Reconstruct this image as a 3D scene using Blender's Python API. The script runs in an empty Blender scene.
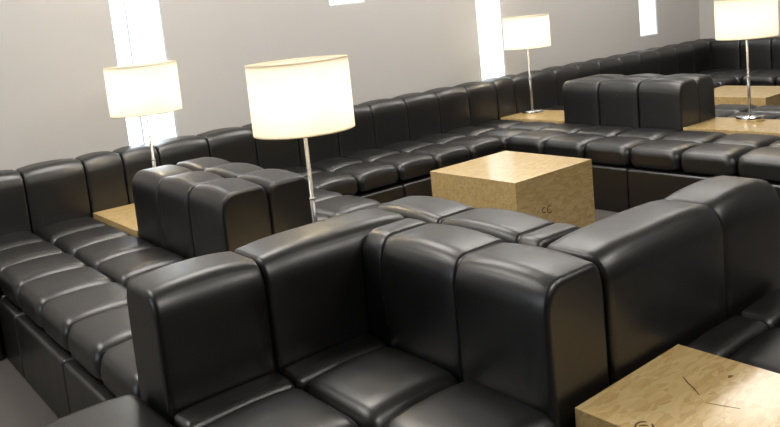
import bpy, math, random
from mathutils import Matrix, Vector

random.seed(7)
SC = bpy.context.scene
COL = SC.collection

# ---------------------------------------------------------------- metrics
W = 0.327                 # one cushion (metres)
T = 0.6747 * W            # thickness of a backrest
SEAT = 0.416              # seat height
BASE = 0.286              # top of the plinth under the seats
TOP = 0.731               # top of the backrests
TABLE = 0.431             # top of the wooden tables
R2 = 2 * T + 9 * W        # second spine between the bays
R3 = 3 * T + 18 * W       # front of the right-hand wall sofa
A0, C0 = -2.09 * W, -2.03 * W   # far ends of the two free-standing back blocks
V1 = -7.21 * W            # rear of the front corner backrest
V2 = -9.54 * W            # rear of the right front backrest
WALLY = T + 0.02
PV = 1.025 * W            # seat pitch along the spines


# ---------------------------------------------------------------- materials
def new_mat(name):
    m = bpy.data.materials.new(name)
    m.use_nodes = True
    nt = m.node_tree
    for n in list(nt.nodes):
        nt.nodes.remove(n)
    out = nt.nodes.new('ShaderNodeOutputMaterial')
    return m, nt, out


def principled(nt, out, **kw):
    b = nt.nodes.new('ShaderNodeBsdfPrincipled')
    for k, v in kw.items():
        b.inputs[k.replace('_', ' ')].default_value = v
    nt.links.new(b.outputs[0], out.inputs[0])
    return b


def ramp(nt, stops):
    r = nt.nodes.new('ShaderNodeValToRGB')
    e = r.color_ramp.elements
    while len(e) < len(stops):
        e.new(0.5)
    for i, (p, c) in enumerate(stops):
        e[i].position = p
        e[i].color = (*c, 1)
    return r


def leather_material():
    m, nt, out = new_mat('black_leather')
    b = principled(nt, out, Base_Color=(0.005, 0.0047, 0.0046, 1), Roughness=0.36)
    b.inputs['Specular IOR Level'].default_value = 1.0
    tc = nt.nodes.new('ShaderNodeTexCoord')
    n1 = nt.nodes.new('ShaderNodeTexNoise')
    n1.inputs['Scale'].default_value = 9
    n1.inputs['Detail'].default_value = 3
    vo = nt.nodes.new('ShaderNodeTexVoronoi')
    vo.inputs['Scale'].default_value = 420
    nt.links.new(tc.outputs['Object'], n1.inputs['Vector'])
    nt.links.new(tc.outputs['Object'], vo.inputs['Vector'])
    b1 = nt.nodes.new('ShaderNodeBump')
    b1.inputs['Strength'].default_value = 0.10
    b1.inputs['Distance'].default_value = 0.012
    b2 = nt.nodes.new('ShaderNodeBump')
    b2.inputs['Strength'].default_value = 0.12
    b2.inputs['Distance'].default_value = 0.0006
    nt.links.new(n1.outputs[0], b1.inputs['Height'])
    nt.links.new(vo.outputs[0], b2.inputs['Height'])
    nt.links.new(b1.outputs[0], b2.inputs['Normal'])
    nt.links.new(b2.outputs[0], b.inputs['Normal'])
    mr = nt.nodes.new('ShaderNodeMapRange')
    mr.inputs['To Min'].default_value = 0.32
    mr.inputs['To Max'].default_value = 0.42
    nt.links.new(n1.outputs[0], mr.inputs['Value'])
    nt.links.new(mr.outputs[0], b.inputs['Roughness'])
    return m


def osb_material():
    m, nt, out = new_mat('oriented_strand_board')
    b = principled(nt, out, Roughness=0.3, Coat_Weight=0.55, Coat_Roughness=0.13)
    tc = nt.nodes.new('ShaderNodeTexCoord')
    warp = nt.nodes.new('ShaderNodeTexNoise')
    warp.inputs['Scale'].default_value = 14
    nt.links.new(tc.outputs['Object'], warp.inputs['Vector'])
    ma = nt.nodes.new('ShaderNodeVectorMath')
    ma.operation = 'SCALE'
    ma.inputs['Scale'].default_value = 0.02
    nt.links.new(warp.outputs['Color'], ma.inputs[0])
    ad = nt.nodes.new('ShaderNodeVectorMath')
    nt.links.new(tc.outputs['Object'], ad.inputs[0])
    nt.links.new(ma.outputs[0], ad.inputs[1])
    cell = nt.nodes.new('ShaderNodeTexVoronoi')
    cell.inputs['Scale'].default_value = 17
    nt.links.new(ad.outputs[0], cell.inputs['Vector'])
    sep = nt.nodes.new('ShaderNodeSeparateColor')
    nt.links.new(cell.outputs['Color'], sep.inputs[0])
    prev = None
    fine_prev = None
    angs = [(0.3, 0.2, 0.35), (0.9, -0.5, 1.5), (-0.4, 0.8, 2.35), (0.5, 0.4, 0.95)]
    for i, a in enumerate(angs):
        mp = nt.nodes.new('ShaderNodeMapping')
        mp.inputs['Rotation'].default_value = a
        mp.inputs['Location'].default_value = (i * 1.37, i * 0.71, i * 0.33)
        mp.inputs['Scale'].default_value = (17, 85, 85)
        nt.links.new(ad.outputs[0], mp.inputs['Vector'])
        v = nt.nodes.new('ShaderNodeTexVoronoi')
        v.inputs['Scale'].default_value = 1.0
        nt.links.new(mp.outputs[0], v.inputs['Vector'])
        s2 = nt.nodes.new('ShaderNodeSeparateColor')
        nt.links.new(v.outputs['Color'], s2.inputs[0])
        mp2 = nt.nodes.new('ShaderNodeMapping')
        mp2.inputs['Rotation'].default_value = a
        mp2.inputs['Scale'].default_value = (14, 260, 260)
        nt.links.new(ad.outputs[0], mp2.inputs['Vector'])
        g = nt.nodes.new('ShaderNodeTexNoise')
        g.inputs['Scale'].default_value = 1.0
        g.inputs['Detail'].default_value = 2
        nt.links.new(mp2.outputs[0], g.inputs['Vector'])
        mx = nt.nodes.new('ShaderNodeMix')
        mx.inputs['Factor'].default_value = 0.48
        nt.links.new(s2.outputs[0], mx.inputs[2])
        nt.links.new(g.outputs[0], mx.inputs[3])
        if prev is None:
            prev = mx.outputs[0]
        else:
            gt = nt.nodes.new('ShaderNodeMath')
            gt.operation = 'GREATER_THAN'
            gt.inputs[1].default_value = i / 4.0
            nt.links.new(sep.outputs[0], gt.inputs[0])
            m2 = nt.nodes.new('ShaderNodeMix')
            nt.links.new(gt.outputs[0], m2.inputs['Factor'])
            nt.links.new(prev, m2.inputs[2])
            nt.links.new(mx.outputs[0], m2.inputs[3])
            prev = m2.outputs[0]
    r = ramp(nt, [(0.0, (0.41, 0.25, 0.08)), (0.22, (0.60, 0.395, 0.15)), (0.5, (0.70, 0.50, 0.215)),
                  (0.8, (0.77, 0.585, 0.29)), (1.0, (0.81, 0.66, 0.38))])
    nt.links.new(prev, r.inputs[0])
    nt.links.new(r.outputs[0], b.inputs['Base Color'])
    return m


def simple(name, col, rough, metal=0.0, noise=0.0, scale=80, bump=0.0):
    m, nt, out = new_mat(name)
    b = principled(nt, out, Base_Color=(*col, 1), Roughness=rough, Metallic=metal)
    tc = nt.nodes.new('ShaderNodeTexCoord')
    n = nt.nodes.new('ShaderNodeTexNoise')
    n.inputs['Scale'].default_value = scale
    n.inputs['Detail'].default_value = 4
    nt.links.new(tc.outputs['Object'], n.inputs['Vector'])
    if noise:
        lo = tuple(c * (1 - noise) for c in col)
        hi = tuple(min(1, c * (1 + noise)) for c in col)
        r = ramp(nt, [(0.3, lo), (0.7, hi)])
        nt.links.new(n.outputs[0], r.inputs[0])
        nt.links.new(r.outputs[0], b.inputs['Base Color'])
    if bump:
        bp = nt.nodes.new('ShaderNodeBump')
        bp.inputs['Strength'].default_value = bump
        bp.inputs['Distance'].default_value = 0.003
        nt.links.new(n.outputs[0], bp.inputs['Height'])
        nt.links.new(bp.outputs[0], b.inputs['Normal'])
    return m


def shade_material():
    m, nt, out = new_mat('lampshade_fabric')
    tr = nt.nodes.new('ShaderNodeBsdfTranslucent')
    tr.inputs['Color'].default_value = (0.96, 0.92, 0.82, 1)
    df = nt.nodes.new('ShaderNodeBsdfDiffuse')
    df.inputs['Color'].default_value = (0.88, 0.85, 0.76, 1)
    mx = nt.nodes.new('ShaderNodeMixShader')
    mx.inputs[0].default_value = 0.45
    nt.links.new(tr.outputs[0], mx.inputs[1])
    nt.links.new(df.outputs[0], mx.inputs[2])
    nt.links.new(mx.outputs[0], out.inputs[0])
    return m


def emit(name, col, s):
    m, nt, out = new_mat(name)
    e = nt.nodes.new('ShaderNodeEmission')
    e.inputs[0].default_value = (*col, 1)
    e.inputs[1].default_value = s
    nt.links.new(e.outputs[0], out.inputs[0])
    return m


def glass_material():
    m, nt, out = new_mat('window_glass')
    t = nt.nodes.new('ShaderNodeBsdfTransparent')
    t.inputs[0].default_value = (0.97, 0.985, 0.99, 1)
    g = nt.nodes.new('ShaderNodeBsdfGlossy')
    g.inputs['Roughness'].default_value = 0.02
    mx = nt.nodes.new('ShaderNodeMixShader')
    mx.inputs[0].default_value = 0.05
    nt.links.new(t.outputs[0], mx.inputs[1])
    nt.links.new(g.outputs[0], mx.inputs[2])
    nt.links.new(mx.outputs[0], out.inputs[0])
    return m


LEATHER = leather_material()
OSB = osb_material()
WALL = simple('painted_plaster', (0.66, 0.64, 0.615), 0.85, noise=0.012, scale=3)
CEIL = simple('ceiling_paint', (0.78, 0.77, 0.75), 0.9)
DARKWALL = simple('dark_plaster', (0.05, 0.048, 0.047), 0.85, noise=0.03, scale=3)
CARPET = simple('grey_carpet', (0.115, 0.105, 0.095), 0.95, noise=0.35, scale=300, bump=0.5)
CHROME = simple('brushed_steel', (0.46, 0.45, 0.43), 0.36, metal=1.0)
POLISHED = simple('polished_steel', (0.74, 0.73, 0.71), 0.2, metal=1.0)
SHADE = shade_material()
BULB = emit('bulb_glow', (1.0, 0.83, 0.56), 92)
FILL_PANEL = emit('added_fill_glow', (1.0, 0.97, 0.93), 1.5)  # glow of the ceiling panels added to brighten the room
FRAME = simple('white_window_frame', (0.80, 0.82, 0.83), 0.4)
GLASS = glass_material()
INK = simple('dark_stamp_ink', (0.11, 0.075, 0.03), 0.7)
BARK = simple('dark_strand', (0.17, 0.10, 0.04), 0.6)
WHITEP = simple('white_enamel', (0.8, 0.79, 0.76), 0.4)


# ---------------------------------------------------------------- mesh helpers
def mesh_from(name, verts, faces, mat, smooth=True):
    me = bpy.data.meshes.new(name)
    me.from_pydata(verts, [], faces)
    me.update()
    if smooth:
        me.polygons.foreach_set('use_smooth', [True] * len(me.polygons))
    me.materials.append(mat)
    return me


def link(name, me, parent=None, loc=(0, 0, 0), rot=0.0):
    o = bpy.data.objects.new(name, me)
    COL.objects.link(o)
    o.location = loc
    o.rotation_euler = (0, 0, rot)
    if parent is not None:
        o.parent = parent
    return o


def thing(name, label, cat, loc, group=None, rot=0.0):
    o = bpy.data.objects.new(name, None)
    o.empty_display_size = 0.1
    COL.objects.link(o)
    o.location = loc
    o.rotation_euler = (0, 0, rot)
    o['label'] = label
    o['category'] = cat
    if group:
        o['group'] = group
    return o


def axis_coords(h, r0, r1, n):
    """lattice positions along one axis, dense inside the two rounded ends"""
    k = 5
    c = [-h + r0 * (1 - math.cos(i / k * math.pi / 2)) for i in range(k)]
    a, b = -h + r0, h - r1
    c += [a + (b - a) * i / n for i in range(n + 1)]
    c += [h - r1 * (1 - math.cos(i / k * math.pi / 2)) for i in range(k - 1, -1, -1)]
    return c


MESHES = {}


def cushion_mesh(key, lx, ly, lz, rx=(0.02, 0.02), ry=(0.03, 0.03), rz=(0.02, 0.035),
                 crown=0.012, bulge=0.0, n=6, seed=0, mat=None, wr=0.0, cpow=2.2, both=False):
    """upholstered block centred on x,y with its bottom at z=0; rounded with its own
    radius on each side, crowned on top, bulged on both broad (y) faces"""
    kk = (key, round(lx, 4), round(ly, 4), round(lz, 4), rx, ry, rz, crown, bulge, seed, both)
    if kk in MESHES:
        return MESHES[kk]
    hx, hy, hz = lx / 2, ly / 2, lz / 2
    X = axis_coords(hx, rx[0], rx[1], n)
    Y = axis_coords(hy, ry[0], ry[1], n)
    Z = axis_coords(hz, rz[0], rz[1], n)
    nx, ny, nz = len(X) - 1, len(Y) - 1, len(Z) - 1
    idx, verts, faces = {}, [], []
    rnd = random.Random(seed * 91 + 5)
    ph = [rnd.uniform(0, 6.28) for _ in range(6)]

    def off(p, h, r):
        lo, hi = -h + r[0], h - r[1]
        if p < lo:
            return lo, (p - lo) / max(r[0], 1e-6), r[0]
        if p > hi:
            return hi, (p - hi) / max(r[1], 1e-6), r[1]
        return p, 0.0, 0.0

    def disc(p, q):
        m = max(abs(p), abs(q))
        L = math.hypot(p, q)
        return (p / L * m, q / L * m) if L > 1e-9 else (0.0, 0.0)

    def vert(i, j, k):
        if (i, j, k) in idx:
            return idx[(i, j, k)]
        x, y, z = X[i], Y[j], Z[k]
        ax, dx, qx = off(x, hx, rx)
        ay, dy, qy = off(y, hy, ry)
        az, dz, qz = off(z, hz, rz)
        # profile across the thickness: rounded rectangle
        dy, dz = disc(dy, dz)
        py, pz = ay + dy * qy, az + dz * qz
        px = x
        # the two ends: the whole profile shrinks by the end radius
        if dx != 0.0:
            t = abs(dx)                     # 0 .. 1 through the rounding
            a = math.asin(min(1.0, t))
            ins = qx * (1 - math.cos(a))
            px = ax + math.copysign(math.sin(a) * qx, dx)
            py *= (hy - ins) / hy
            pz *= (hz - ins) / hz
        sx = max(0.0, 1 - abs(x / hx) ** cpow)
        sy = max(0.0, 1 - abs(y / hy) ** 2.2)
        sz = max(0.0, 1 - abs(z / hz) ** 3)
        up = max(0.0, z / hz)
        pz += crown * sx * (0.8 + 0.2 * sy) * up
        if y < 0 or both:
            py += bulge * sx * sz * (y / hy)
        if wr:
            w = wr * (math.sin(x * 21 + ph[0]) * math.sin(y * 17 + ph[1]) + 0.5 * math.sin(x * 43 + y * 30 + ph[2]))
            pz += w * up * sx * sy
            py += wr * 0.8 * math.sin(x * 19 + ph[3]) * math.sin(z * 23 + ph[4]) * sx * sz * (y / hy)
        idx[(i, j, k)] = len(verts)
        verts.append((px, py, pz + hz))
        return idx[(i, j, k)]

    def quad(a, b, c, d):
        faces.append((a, b, c, d))
    for i in range(nx):
        for j in range(ny):
            quad(vert(i, j, nz), vert(i + 1, j, nz), vert(i + 1, j + 1, nz), vert(i, j + 1, nz))
            quad(vert(i, j + 1, 0), vert(i + 1, j + 1, 0), vert(i + 1, j, 0), vert(i, j, 0))
    for i in range(nx):
        for k in range(nz):
            quad(vert(i, 0, k), vert(i + 1, 0, k), vert(i + 1, 0, k + 1), vert(i, 0, k + 1))
            quad(vert(i + 1, ny, k), vert(i, ny, k), vert(i, ny, k + 1), vert(i + 1, ny, k + 1))
    for j in range(ny):
        for k in range(nz):
            quad(vert(0, j + 1, k), vert(0, j, k), vert(0, j, k + 1), vert(0, j + 1, k + 1))
            quad(vert(nx, j, k), vert(nx, j + 1, k), vert(nx, j + 1, k + 1), vert(nx, j, k + 1))
    me = mesh_from(key, verts, faces, mat or LEATHER)
    MESHES[kk] = me
    return me


def box_mesh(name, boxes, mat):
    verts, faces = [], []
    for (x0, x1, y0, y1, z0, z1) in boxes:
        b = len(verts)
        verts += [(x0, y0, z0), (x1, y0, z0), (x1, y1, z0), (x0, y1, z0),
                  (x0, y0, z1), (x1, y0, z1), (x1, y1, z1), (x0, y1, z1)]
        faces += [tuple(b + i for i in f) for f in
                  ((3, 2, 1, 0), (4, 5, 6, 7), (0, 1, 5, 4), (1, 2, 6, 5), (2, 3, 7, 6), (3, 0, 4, 7))]
    return mesh_from(name, verts, faces, mat, smooth=False)


def lathe_mesh(name, prof, mat, seg=48, closed=False):
    verts, faces = [], []
    n = len(prof)
    for s in range(seg):
        a = 2 * math.pi * s / seg
        for (r, z) in prof:
            verts.append((r * math.cos(a), r * math.sin(a), z))
    m = n if closed else n - 1
    for s in range(seg):
        t = (s + 1) % seg
        for i in range(m):
            j = (i + 1) % n
            faces.append((s * n + i, t * n + i, t * n + j, s * n + j))
    me = mesh_from(name, verts, faces, mat)
    return me


def bevel(o, w, seg=2):
    md = o.modifiers.new('edge', 'BEVEL')
    md.width = w
    md.segments = seg
    md.limit_method = 'ANGLE'
    return o


# ---------------------------------------------------------------- sofas
GAP = 0.0012


class Sofa:
    def __init__(self, label, loc, name='sofa', cat='sofa'):
        self.root = thing(name, label, cat, (loc[0], loc[1], 0))
        self.o = Vector((loc[0], loc[1], 0))
        self.k = 0

    def put(self, name, me, x, y, z, rot=0.0):
        return link(name, me, self.root, (x - self.o.x, y - self.o.y, z), rot)

    def seat(self, u0, u1, v0, v1):
        self.k += 1
        lx, ly = u1 - u0 - 2 * GAP, v1 - v0 - 2 * GAP
        small = min(lx, ly) < 0.2
        me = cushion_mesh('seat_cushion', lx, ly, SEAT - BASE - 0.002, rx=(0.040, 0.040) if not small else (0.02, 0.02), ry=(0.065, 0.04) if not small else (0.03, 0.012),
                          rz=(0.045, 0.056) if not small else (0.02, 0.028), crown=0.006 if small else 0.016, seed=self.k % 5, wr=0.0008, n=8)
        return self.put('seat_cushion', me, (u0 + u1) / 2, (v0 + v1) / 2, BASE + 0.002)

    def seats(self, us, vs):
        for a, b in zip(us[:-1], us[1:]):
            for c, d in zip(vs[:-1], vs[1:]):
                self.seat(min(a, b), max(a, b), min(c, d), max(c, d))

    def back(self, u0, u1, v0, v1, along, e0=False, e1=False, face='-', both=False):
        """one back cushion; 'along' is the axis of the row, e0/e1 mark free ends"""
        self.k += 1
        ra = (0.017 if e0 else 0.014, 0.017 if e1 else 0.014)
        L = (u1 - u0 if along == 'x' else v1 - v0) - 2 * GAP
        D = (v1 - v0 if along == 'x' else u1 - u0) - 2 * GAP
        me = cushion_mesh('back_cushion', L, D, TOP - BASE - 0.002, rx=ra, ry=(0.058, 0.036), rz=(0.02, 0.08),
                          crown=0.015 if L > 0.2 else 0.006, bulge=0.006, seed=self.k % 5, wr=0.0008, n=8, both=both, cpow=2.2 if L < 1.2 * W else 4.0)
        return self.put('back_cushion', me, (u0 + u1) / 2, (v0 + v1) / 2, BASE + 0.002,
                        {('x', '-'): 0.0, ('x', '+'): math.pi, ('y', '-'): -math.pi / 2, ('y', '+'): math.pi / 2}[(along, face)])

    def base(self, u0, u1, v0, v1):
        me = cushion_mesh('base_panel', u1 - u0 - 2 * GAP, v1 - v0 - 2 * GAP, BASE, rx=(0.014, 0.014), ry=(0.014, 0.014),
                          rz=(0.004, 0.016), crown=0.0, n=2)
        return self.put('base_panel', me, (u0 + u1) / 2, (v0 + v1) / 2, 0)


def rng(a, step, n):
    return [a + step * i for i in range(n + 1)]


LIP = 0.022   # the plinth stands a little proud of the cushions

# 1: along the far wall, left of the first spine
s = Sofa('black leather sofa along the left end of the pale wall, left of the strip window', (-T - 1.5 * W, -W))
for i in range(3):
    s.back(-T - (i + 1) * W, -T - i * W, 0, T, 'x')
s.back(-T, 0, 0, T, 'x')
s.base(-T - 3 * W, -T, 0.0, T); s.base(-T, 0, 0.0, T)
s.seats(rng(-T - 3 * W, W, 3), [-2 * W, -W, 0])
s.base(-T - 2 * W, -T, -2 * W, 0); s.base(-T - 3 * W, -T - 2 * W - LIP - 0.002, -2 * W - LIP, 0)

# 2: first spine, left-facing
s = Sofa('black leather sofa at left with deep seats above the grey carpet, backed by a block',
         (-T - W, -4.5 * W))
for i in range(3):
    s.back(-T, 0, A0 - (i + 1) * W, A0 - i * W, 'y', e0=(i == 2), e1=(i == 0))
s.base(-T, 0, A0 - 3 * W, A0)
s.seats([-T - 2 * W, -T - W, -T], [-2 * W - i * PV for i in range(6)])
s.base(-T - 2 * W - LIP, -T, -2 * W - PV, -2 * W - LIP - 0.001)
s.base(-T - 2 * W - LIP, -T, -2 * W - 3 * PV, -2 * W - PV)
s.base(-T - 2 * W - LIP, -T, -2 * W - 5 * PV, -2 * W - 3 * PV)

# 3: first spine, right-facing
s = Sofa('black leather sofa behind the nearest left lamp, facing the wooden cube table in the middle', (T + W, -4.5 * W))
for i in range(3):
    s.back(0, T, A0 - (i + 1) * W, A0 - i * W, 'y', e0=(i == 2), e1=(i == 0), face='+')
s.base(0, T, A0 - 3 * W, A0)
s.seats([T, T + W, T + 2 * W], [-2 * W - i * PV for i in range(6)])
s.base(T, T + 2 * W + LIP, -2 * W - PV, -2 * W - LIP - 0.001)
s.base(T, T + 2 * W + LIP, -2 * W - 3 * PV, -2 * W - PV)
s.base(T, T + 2 * W + LIP, -2 * W - 5 * PV, -2 * W - 3 * PV)

# 4: far wall, middle bay
s = Sofa('long black leather sofa along the pale wall between the two full-height strip windows', (T + 4.5 * W, -W))
s.back(0, T, 0, T, 'x')
for i in range(9):
    s.back(T + i * W, T + (i + 1) * W, 0, T, 'x')
s.back(T + 9 * W, R2, 0, T, 'x')
s.base(0, T, 0, T); s.base(T, T + 9 * W, 0, T); s.base(T + 9 * W, R2, 0, T)
s.seats(rng(T, W, 9), [-2 * W, -W, 0])
for a, b in ((0, 2), (2, 4), (4, 5), (5, 7), (7, 9)):
    s.base(T + a * W, T + b * W, -2 * W - (LIP if 2 <= a < 7 else 0), 0)

# 5: second spine, left-facing
s = Sofa('black leather sofa at right facing the middle cube table, backed by the far three-cushion block',
         (R2 - T - W, -5.5 * W))
for i in range(3):
    s.back(R2 - T, R2, C0 - (i + 1) * W, C0 - i * W, 'y', e0=(i == 2), e1=(i == 0))
s.base(R2 - T, R2, C0 - 3 * W, C0)
s.seats([R2 - T - 2 * W, R2 - T - W, R2 - T], [-2 * W - i * PV for i in range(9)])
for a, b in ((0, 1), (1, 3), (3, 5), (5, 7)):
    s.base(R2 - T - 2 * W - LIP, R2 - T, -2 * W - b * PV, -2 * W - a * PV - (LIP + 0.001 if a == 0 else 0))
s.base(R2 - T - 2 * W - LIP, R2 - T, -2 * W - 8 * PV, -2 * W - 7 * PV)

# 6: second spine, right-facing
s = Sofa('black leather sofa behind the right lamp, on the far side of the back block', (R2 + T + W, -5.5 * W))
for i in range(3):
    s.back(R2, R2 + T, C0 - (i + 1) * W, C0 - i * W, 'y', e0=(i == 2), e1=(i == 0), face='+')
s.base(R2, R2 + T, C0 - 3 * W, C0)
s.seats([R2 + T, R2 + T + W, R2 + T + 2 * W], [-2 * W - i * PV for i in range(8)])
for a, b in ((0, 1), (1, 3), (3, 5), (5, 7)):
    s.base(R2 + T, R2 + T + 2 * W + LIP, -2 * W - b * PV, -2 * W - a * PV - (LIP + 0.001 if a == 0 else 0))

# 7: far wall, right bay
s = Sofa('farthest stretch of black leather sofa along the pale wall, below the short window', (R2 + T + 4.5 * W, -W))
s.back(R2, R2 + T, 0, T, 'x')
for i in range(9):
    s.back(R2 + T + i * W, R2 + T + (i + 1) * W, 0, T, 'x')
s.back(R3, R3 + T, 0, T, 'x')
for i in range(2):
    s.back(R3, R3 + T, -(i + 1) * W, -i * W, 'y')
s.base(R3, R3 + T, -2 * W, T)
s.base(R2, R2 + T, 0, T); s.base(R2 + T, R3, 0, T)
s.seats(rng(R2 + T, W, 9), [-2 * W, -W, 0])
for a, b in ((0, 2), (2, 4), (4, 5), (5, 7), (7, 9)):
    s.base(R2 + T + a * W, R2 + T + b * W, -2 * W, 0)

# 8: right-hand wall
s = Sofa('black leather sofa along the far right wall, behind the right lamp pole', (R3 - W, -4 * W))
for i in range(2, 7):
    s.back(R3, R3 + T, -(i + 1) * W, -i * W, 'y')
s.base(R3, R3 + T, -7 * W, -2 * W)
s.seats([R3 - 2 * W, R3 - W, R3], [-2 * W - i * W for i in range(6)])
for a, b in ((0, 1), (1, 3), (3, 5)):
    s.base(R3 - 2 * W - LIP, R3, -2 * W - b * W, -2 * W - a * W)

# 9: front corner sofa (backrest facing the viewer + block running towards the viewer)
s = Sofa('nearest black leather corner sofa, two tall back cushions facing the viewer, front centre',
         (-T - 1.5 * W, V1 - 2 * W))
f9 = V1 - T
s.back(-T - 2 * W, -T - W, f9, V1, 'x', e0=True)
s.back(-T - W, 0, f9, V1, 'x')
s.base(-T - 2 * W, 0, f9, V1)
s.back(-T, 0, V1 - W, f9, 'y')
s.back(-T - 0.03 * W, -0.01 * W, V1 - 1.97 * W, V1 - W, 'y')
s.back(-T - 0.07 * W, -0.07 * W, V1 - 2.94 * W, V1 - 1.97 * W, 'y', e0=True)
s.base(-T, 0, V1 - 3 * W, f9)
s.seats([-T - 2 * W, -T - W, -T], [V1 - W, f9])
s.seats([-T - 2 * W, -T - W, -T], [V1 - 3 * W, V1 - 2 * W, V1 - W])
s.seats([-T - 4 * W, -T - 3 * W, -T - 2 * W], [V1 - 3 * W, V1 - 2 * W, V1 - W, V1])
s.base(-T - 2 * W, -T, V1 - 3 * W - LIP, f9)
s.base(-T - 4 * W, -T - 2 * W, V1 - 3 * W - LIP, V1)

# 10: rear half of the front block, facing right
s = Sofa('black leather sofa whose back cushions form the rear row of the front block, facing right', (T + W, V1 - W))
s.back(0, T, V1 - W, V1, 'y', e1=True, face='+')
s.back(0, T, V1 - 2 * W, V1 - W, 'y', face='+')
s.back(-0.04 * W, T, V2 + 0.06 * W, V1 - 2 * W, 'y', face='+')
s.base(0, T, V2, V1)
s.seats([T, T + W, T + 2 * W], [V1 - 0.004, V1 - W, V2 + 0.07 * W])
s.base(T, T + 2 * W + LIP, V2, V1 - 0.004)

# 11: right front backrest and its seats
s = Sofa('black leather sofa at the right edge, long backrest seen behind the nearest wooden table', (1.6 * W, V2 - 1.2 * W))
f11 = V2 - T
s.back(-0.03 * W, T + W, f11 + 0.06 * W, V2 + 0.06 * W, 'x', e0=True)
s.back(T + W, T + 2.10 * W, f11 + 0.06 * W, V2 + 0.06 * W, 'x', e1=True)
s.base(0, T + 2.1 * W, f11, V2)
s.seats([T + 0.07 * W, T + W, T + 2 * W], [V2 - W, f11])
s.seats([T + 0.07 * W, T + W, T + 2 * W], [V2 - 2 * W, V2 - W])
s.base(T + 0.07 * W, T + 2 * W, V2 - 2 * W - LIP, f11)


# ---------------------------------------------------------------- wooden tables
def wood_table(name, label, u0, u1, v0, v1, top, group=None):
    t = thing(name, label, 'table', ((u0 + u1) / 2, (v0 + v1) / 2, 0), group)
    hx, hy, th = (u1 - u0) / 2, (v1 - v0) / 2, 0.019
    bevel(link('table_top', box_mesh('table_top', [(-hx, hx, -hy, hy, -th, 0)], OSB), t, (0, 0, top)), 0.0012)
    z1 = top - th
    for sx in (-1, 1):
        x0, x1 = sorted((sx * hx, sx * (hx - th)))
        bevel(link('side_panel', box_mesh('side_panel', [(x0, x1, -hy, hy, 0, z1)], OSB), t), 0.0008)
    for sy in (-1, 1):
        y0, y1 = sorted((sy * hy, sy * (hy - th)))
        bevel(link('side_panel', box_mesh('side_panel', [(-hx + th, hx - th, y0, y1, 0, z1)], OSB), t), 0.0008)
    return t


def stroke(name, pts, wdt, mat, parent, loc, axes, th=0.0006):
    """a thin drawn mark: polyline of given width on the plane spanned by axes"""
    ax, ay, an = (Vector(a) for a in axes)
    V, F = [], []
    n = len(pts)
    for i, p in enumerate(pts):
        a = Vector(pts[max(0, i - 1)]); b = Vector(pts[min(n - 1, i + 1)])
        d = (b - a).normalized()
        q = Vector((-d.y, d.x)) * wdt / 2 * (1 if 0 < i < n - 1 else 0.5)
        for sgn in (1, -1):
            P = Vector(p) + q * sgn
            for h in (-th, th):
                V.append(tuple(ax * P.x + ay * P.y + an * h))
    for i in range(n - 1):
        a, b = i * 4, (i + 1) * 4
        F += [(a + 1, b + 1, b + 3, a + 3), (a, a + 2, b + 2, b), (a, b, b + 1, a + 1), (a + 2, a + 3, b + 3, b + 2)]
    F += [(0, 1, 3, 2), ((n - 1) * 4, (n - 1) * 4 + 2, (n - 1) * 4 + 3, (n - 1) * 4 + 1)]
    return link(name, mesh_from(name, V, F, mat, smooth=False), parent, loc)


G_SIDE = 0.004
side1 = wood_table('side_table', 'wooden side table under the left lamp, between the wall sofa and back block',
                   -T, T, A0 + G_SIDE, -0.012, TABLE)
side2 = wood_table('side_table', 'side table hidden behind the nearest backrest, carrying the large nearest lamp',
                   -T, T, V1 + G_SIDE, A0 - 3 * W - G_SIDE, TABLE)
side3 = wood_table('side_table', 'small far wooden side table against the wall sofa beside the second strip window',
                   R2 - T, R2 + T, C0 + G_SIDE, -0.012, TABLE)
side4 = wood_table('side_table', 'wooden side table at right carrying the lamp with the round steel base',
                   R2 - T, R2 + T, V1 - 0.8 * W, C0 - 3 * W - G_SIDE, TABLE)
side5 = wood_table('side_table', 'nearest wooden table, bottom right corner, dark stamp on its top',
                   -T + 0.05 * W, T + 0.05 * W, V1 - 5.1 * W, V1 - 3 * W - 0.006, TABLE)
coffee1 = wood_table('coffee_table', 'square wooden cube coffee table in the middle between the sofas',
                     4.31 * W, 6.30 * W, -5.29 * W, -3.28 * W, 0.440)
coffee2 = wood_table('coffee_table', 'far wooden coffee table at the right edge behind the right lamp',
                     13.5 * W, 15.5 * W, -4.9 * W, -2.85 * W, 0.448)

# dark marks in and on the boards
ZAX = ((1, 0, 0), (0, 1, 0), (0, 0, 1))
YAX = ((1, 0, 0), (0, 0, 1), (0, -1, 0))
c5 = Vector((0.05 * W, (V1 - 5.1 * W + V1 - 3 * W - 0.006) / 2, 0))


def on_top(pts):
    return [(x - c5.x, y - c5.y) for x, y in pts]


top5 = [c for c in side5.children if c.name.startswith('table_top')][0]
stroke('dark_strand', on_top([(0.082, -3.449), (0.062, -3.474), (0.045, -3.500), (0.027, -3.522)]), 0.0036, BARK, top5, (0, 0, 0.0002), ZAX)
stroke('dark_strand', on_top([(0.145, -3.532), (0.153, -3.530), (0.160, -3.534)]), 0.009, BARK, top5, (0, 0, 0.0002), ZAX)
stroke('dark_strand', on_top([(0.003, -3.550), (0.015, -3.585), (0.027, -3.619)]), 0.0012, BARK, top5, (0, 0, 0.0002), ZAX)
E1 = [(-0.171 + 0.020 * math.cos(a), -3.506 + 0.018 * math.sin(a)) for a in [0.35 + i * 5.6 / 20 for i in range(21)]]
stroke('stamp_mark', on_top(E1), 0.0045, INK, top5, (0, 0, 0.0002), ZAX)
stroke('stamp_mark', on_top([(-0.176, -3.496), (-0.167, -3.503), (-0.163, -3.511)]), 0.005, INK, top5, (0, 0, 0.0002), ZAX)
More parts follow.
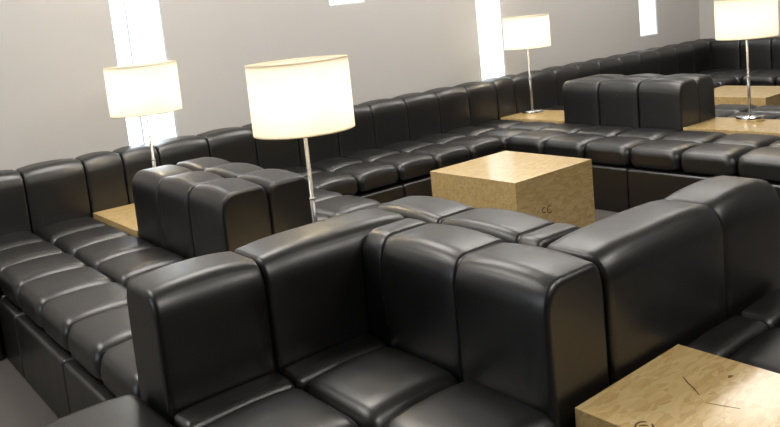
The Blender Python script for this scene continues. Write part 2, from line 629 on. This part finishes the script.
cc = ((4.31 + 6.30) / 2 * W, -5.29 * W)
sp = [c for c in coffee1.children if c.name.startswith('side_panel')]
sp = min(sp, key=lambda o: sum(v.co.y for v in o.data.vertices) / len(o.data.vertices))
for (mx, mz, r) in ((1.668, 0.239, 0.020), (1.622, 0.244, 0.014)):
    arc = [(mx - cc[0] + r * math.cos(a), mz + r * math.sin(a)) for a in [0.7 + i * 4.9 / 14 for i in range(15)]]
    stroke('stamp_mark', arc, 0.006, INK, sp, (0, -1.005 * W - 0.0002, 0), YAX)
stroke('stamp_mark', [(1.650 - cc[0], 0.239), (1.672 - cc[0], 0.240)], 0.006, INK, sp, (0, -1.005 * W - 0.0002, 0), YAX)


# ---------------------------------------------------------------- lamps
def make_lamp(label, x, y, rot=0.0):
    t = thing('table_lamp', label, 'lamp', (x, y, TABLE + 0.0005), 'table lamps on the wooden side tables', rot)
    h1, h2, r = 1.38 * 0.4, 2.03 * 0.4, 0.188
    rb = 0.088
    link('base', lathe_mesh('base', [(0.0, 0), (rb - 0.002, 0), (rb, 0.002), (rb, 0.029), (rb - 0.003, 0.032),
                                     (0.018, 0.0325), (0.014, 0.036), (0.0, 0.036)], POLISHED), t)
    zc = 0.034 + 0.50 * (h1 - 0.034)
    pole = link('pole', lathe_mesh('pole', [(0.0, 0.03), (0.0098, 0.03), (0.0098, zc), (0.0072, zc + 0.001),
                                            (0.0072, h1 + 0.045), (0.0, h1 + 0.045)], CHROME, 24), t)
    link('collar', lathe_mesh('collar', [(0.009, zc - 0.004), (0.0118, zc - 0.003), (0.0118, zc + 0.003), (0.007, zc + 0.005)],
                              CHROME, 24), pole)
    sh = link('lamp_shade', lathe_mesh('lamp_shade', [(r, h1 + (h2 - h1) * i / 8) for i in range(9)], SHADE, 72), t)
    for hh in (h1 + 0.003, h2 - 0.003):
        link('rim', lathe_mesh('rim', [(r - 0.001, hh - 0.003), (r + 0.0006, hh - 0.003), (r + 0.0006, hh + 0.003), (r - 0.001, hh + 0.003)],
                               SHADE, 72, closed=True), sh)
    # wire ring with three spokes carrying the shade
    rr = r - 0.0025
    rp = [(rr + 0.0018 * math.cos(a), h2 - 0.012 + 0.0018 * math.sin(a)) for a in [i * math.pi / 3 for i in range(6)]]
    link('shade_ring', lathe_mesh('shade_ring', rp, WHITEP, 48, closed=True), sh)
    zb = h1 + 0.045
    for i in range(3):
        a = i * 2 * math.pi / 3 + 0.4
        c, q = math.cos(a), math.sin(a)
        p0, p1 = Vector((0.008 * c, 0.008 * q, zb - 0.01)), Vector((rr * c, rr * q, h2 - 0.012))
        d = (p1 - p0).normalized()
        n1 = d.orthogonal().normalized() * 0.0016
        n2 = d.cross(n1)
        V = [tuple(p + n1 * math.cos(b) + n2 * math.sin(b)) for p in (p0, p1) for b in [k * math.pi / 3 for k in range(6)]]
        F = [(k, (k + 1) % 6, 6 + (k + 1) % 6, 6 + k) for k in range(6)]
        link('spoke', mesh_from('spoke', V, F, WHITEP), sh)
    sock = link('socket', lathe_mesh('socket', [(0.0, zb), (0.017, zb), (0.017, zb + 0.035), (0.0, zb + 0.035)], WHITEP, 24), t)
    bp = [(0.0, zb + 0.036)]
    for i in range(13):
        a = -math.pi / 2 + 0.45 + (math.pi - 0.45) * i / 12
        bp.append((max(0.0, 0.030 * math.cos(a)), zb + 0.070 + 0.030 * math.sin(a)))
    bu = link('bulb', lathe_mesh('bulb', bp, BULB, 24), t)
    return t


def copy_tree(o, parent=None):
    c = o.copy()
    COL.objects.link(c)
    if parent is not None:
        c.parent = parent
    for ch in [x for x in o.children]:
        copy_tree(ch, c)
    return c


LAMP_POS = [
    (0.07 * W, -1.22 * W, 'white drum table lamp at left in front of the wide strip window'),
    (-0.08 * W, -6.22 * W, 'largest nearest white drum table lamp standing behind the front backrest'),
    (10.38 * W, -0.50 * W, 'smallest farthest white drum table lamp beside the second strip window'),
    (10.80 * W, -5.86 * W, 'white drum table lamp at the upper right, round steel base in view'),
]
lamp0 = None
for (x, y, lab) in LAMP_POS:
    if lamp0 is None:
        lamp0 = make_lamp(lab, x, y)
        o = lamp0
    else:
        o = copy_tree(lamp0)
        o['label'] = lab
    o.location = (x, y, TABLE + 0.0005)


# ---------------------------------------------------------------- the room
def struct(name, me, parent=None):
    o = link(name, me, parent)
    o['kind'] = 'structure'
    return o


XW, XE, YS, YN, ZC = -4.6, R3 + T + 0.02, -8.0, WALLY, 3.1
TH = 0.32
struct('floor', box_mesh('floor', [(XW, XE + TH, YS, YN + TH, -0.12, 0)], CARPET))
struct('ceiling', box_mesh('ceiling', [(XW - TH, XE + TH, YS - TH, YN + TH, ZC, ZC + 0.15)], CEIL))
SLITS = [(0.40 * W, 1.40 * W, 0.34, 2.75), (9.92 * W, 10.88 * W, 0.34, 2.75),
         (17.2 * W, 18.2 * W, 0.87, 2.75), (5.33 * W, 6.34 * W, 1.475, 2.75)]


def wall_with_holes(name, x0, x1, y0, y1, holes, mat, swap=False):
    boxes, x = [], x0
    for (a, b, z0, z1) in sorted(holes):
        boxes.append((x, a, y0, y1, 0, ZC))
        boxes.append((a, b, y0, y1, 0, z0))
        boxes.append((a, b, y0, y1, z1, ZC))
        x = b
    boxes.append((x, x1, y0, y1, 0, ZC))
    if swap:
        boxes = [(c, d, a, b, e, f) for (a, b, c, d, e, f) in boxes]
    return struct(name, box_mesh(name, boxes, mat))


wall_with_holes('wall_north', XW, XE + TH, YN, YN + TH, SLITS, WALL)
struct('wall_east', box_mesh('wall_east', [(XE, XE + TH, YS, YN, 0, ZC)], WALL))
struct('wall_south', box_mesh('wall_south', [(XW - TH, XE + TH, YS - TH, YS, 0, ZC)], DARKWALL))
WEST = [(-2.0, -1.0, 1.0, 2.4)]
wall_with_holes('wall_west', YS, YN + TH, XW - TH, XW, WEST, DARKWALL, swap=True)

for k, (a, b, z0, z1) in enumerate(SLITS):
    f = 0.009
    y0, y1 = YN + 0.010, YN + 0.045
    xm = a + 0.30 * (b - a)
    bx = [(a, a + f, y0, y1, z0, z1), (b - f, b, y0, y1, z0, z1), (a + f, b - f, y0, y1, z0, z0 + f), (a + f, b - f, y0, y1, z1 - f, z1)]
    if k == 0:
        bx.append((xm, xm + f, y0, y1, z0 + f, z1 - f))
    w = struct('window_%d' % (k + 1), box_mesh('window_frame', bx, FRAME))
    g = struct('window_glass', box_mesh('window_glass', [(a + f, b - f, y0 + 0.006, y0 + 0.012, z0 + f, z1 - f)], GLASS), w)
for k, (a, b, z0, z1) in enumerate(WEST):
    f = 0.05
    x0, x1 = XW - TH + 0.05, XW - TH + 0.12
    w = struct('window_%d' % (k + 5), box_mesh('window_frame', [
        (x0, x1, a, a + f, z0, z1), (x0, x1, b - f, b, z0, z1), (x0, x1, a + f, b - f, z0, z0 + f), (x0, x1, a + f, b - f, z1 - f, z1)], FRAME))
    struct('window_glass', box_mesh('window_glass', [(x0 + 0.03, x0 + 0.036, a + f, b - f, z0 + f, z1 - f)], GLASS), w)


def area(name, loc, rot, sx, sy, power, col=(1, 1, 1), portal=False):
    l = bpy.data.lights.new(name, 'AREA')
    l.shape = 'RECTANGLE'
    l.size, l.size_y = sx, sy
    l.energy = power
    l.color = col
    if portal:
        l.cycles.is_portal = True
    o = bpy.data.objects.new(name, l)
    COL.objects.link(o)
    o.location = loc
    o.rotation_euler = rot
    return o


# invented ceiling panels, out of view, added as fill with a light just under each
FILL_POW = 52
FILL_PANELS = [(-1.9, -1.0, 0.74), (0.3, -1.0, 0.74), (2.5, -1.0, 0.74), (4.9, -1.0, 0.7), (-0.6, -5.4, 0.85), (1.8, -5.4, 0.85)]
for (x, y, pw) in FILL_PANELS:
    t = thing('added_fill_panel', 'added square fill light panel, unseen in the ceiling above the sofas', 'light', (x, y, ZC), 'added ceiling fill panels')
    h = 0.6
    link('diffuser', box_mesh('diffuser', [(-h + 0.02, h - 0.02, -h + 0.02, h - 0.02, -0.012, -0.002)], FILL_PANEL), t)
    link('frame', box_mesh('frame', [(-h, -h + 0.02, -h, h, -0.016, -0.001), (h - 0.02, h, -h, h, -0.016, -0.001),
                                     (-h + 0.02, h - 0.02, -h, -h + 0.02, -0.016, -0.001), (-h + 0.02, h - 0.02, h - 0.02, h, -0.016, -0.001)], WHITEP), t)
    area('added_fill_light', (x, y, ZC - 0.02), (0, 0, 0), 2 * h - 0.05, 2 * h - 0.05, FILL_POW * pw, (1, 0.95, 0.89))

for (a, b, z0, z1) in SLITS:
    area('window_portal', ((a + b) / 2, YN + TH - 0.02, (z0 + z1) / 2), (-math.pi / 2, 0, 0), b - a, z1 - z0, 1, portal=True)
for (a, b, z0, z1) in WEST:
    area('window_portal', (XW - TH + 0.04, (a + b) / 2, (z0 + z1) / 2), (0, -math.pi / 2, 0), z1 - z0, b - a, 1, portal=True)

wd = bpy.data.worlds.new('daylight')
SC.world = wd
wd.use_nodes = True
bg = wd.node_tree.nodes['Background']
bg.inputs[0].default_value = (0.90, 0.95, 1.0, 1)
bg.inputs[1].default_value = 6.0

# ---------------------------------------------------------------- camera
yaw, pitch, roll = (math.radians(a) for a in (37.5787, 7.3024, -5.8442))
F = Vector((math.sin(yaw) * math.cos(pitch), math.cos(yaw) * math.cos(pitch), -math.sin(pitch)))
Rv = Vector((math.cos(yaw), -math.sin(yaw), 0))
U = Rv.cross(F)
Rr = Rv * math.cos(roll) + U * math.sin(roll)
Ur = Rr.cross(F)
cam = bpy.data.cameras.new('camera')
co = bpy.data.objects.new('camera', cam)
COL.objects.link(co)
M = Matrix((Rr, Ur, -F)).transposed().to_4x4()
M.translation = Vector((-3.8778 * 0.4, -11.1395 * 0.4, (2.8277 + 0.62) * 0.4))
co.matrix_world = M
cam.sensor_width = 36
cam.lens = 778.18 / 780 * 36
cam.shift_x = (390 - 375.888) / 780
cam.shift_y = (114.88 - 213.5) / 780
cam.clip_start = 0.02
SC.camera = co

SC.view_settings.view_transform = 'Standard'
SC.view_settings.look = 'None'
SC.view_settings.gamma = 1
SC.view_settings.exposure = 0.0
SC.view_settings.use_curve_mapping = False
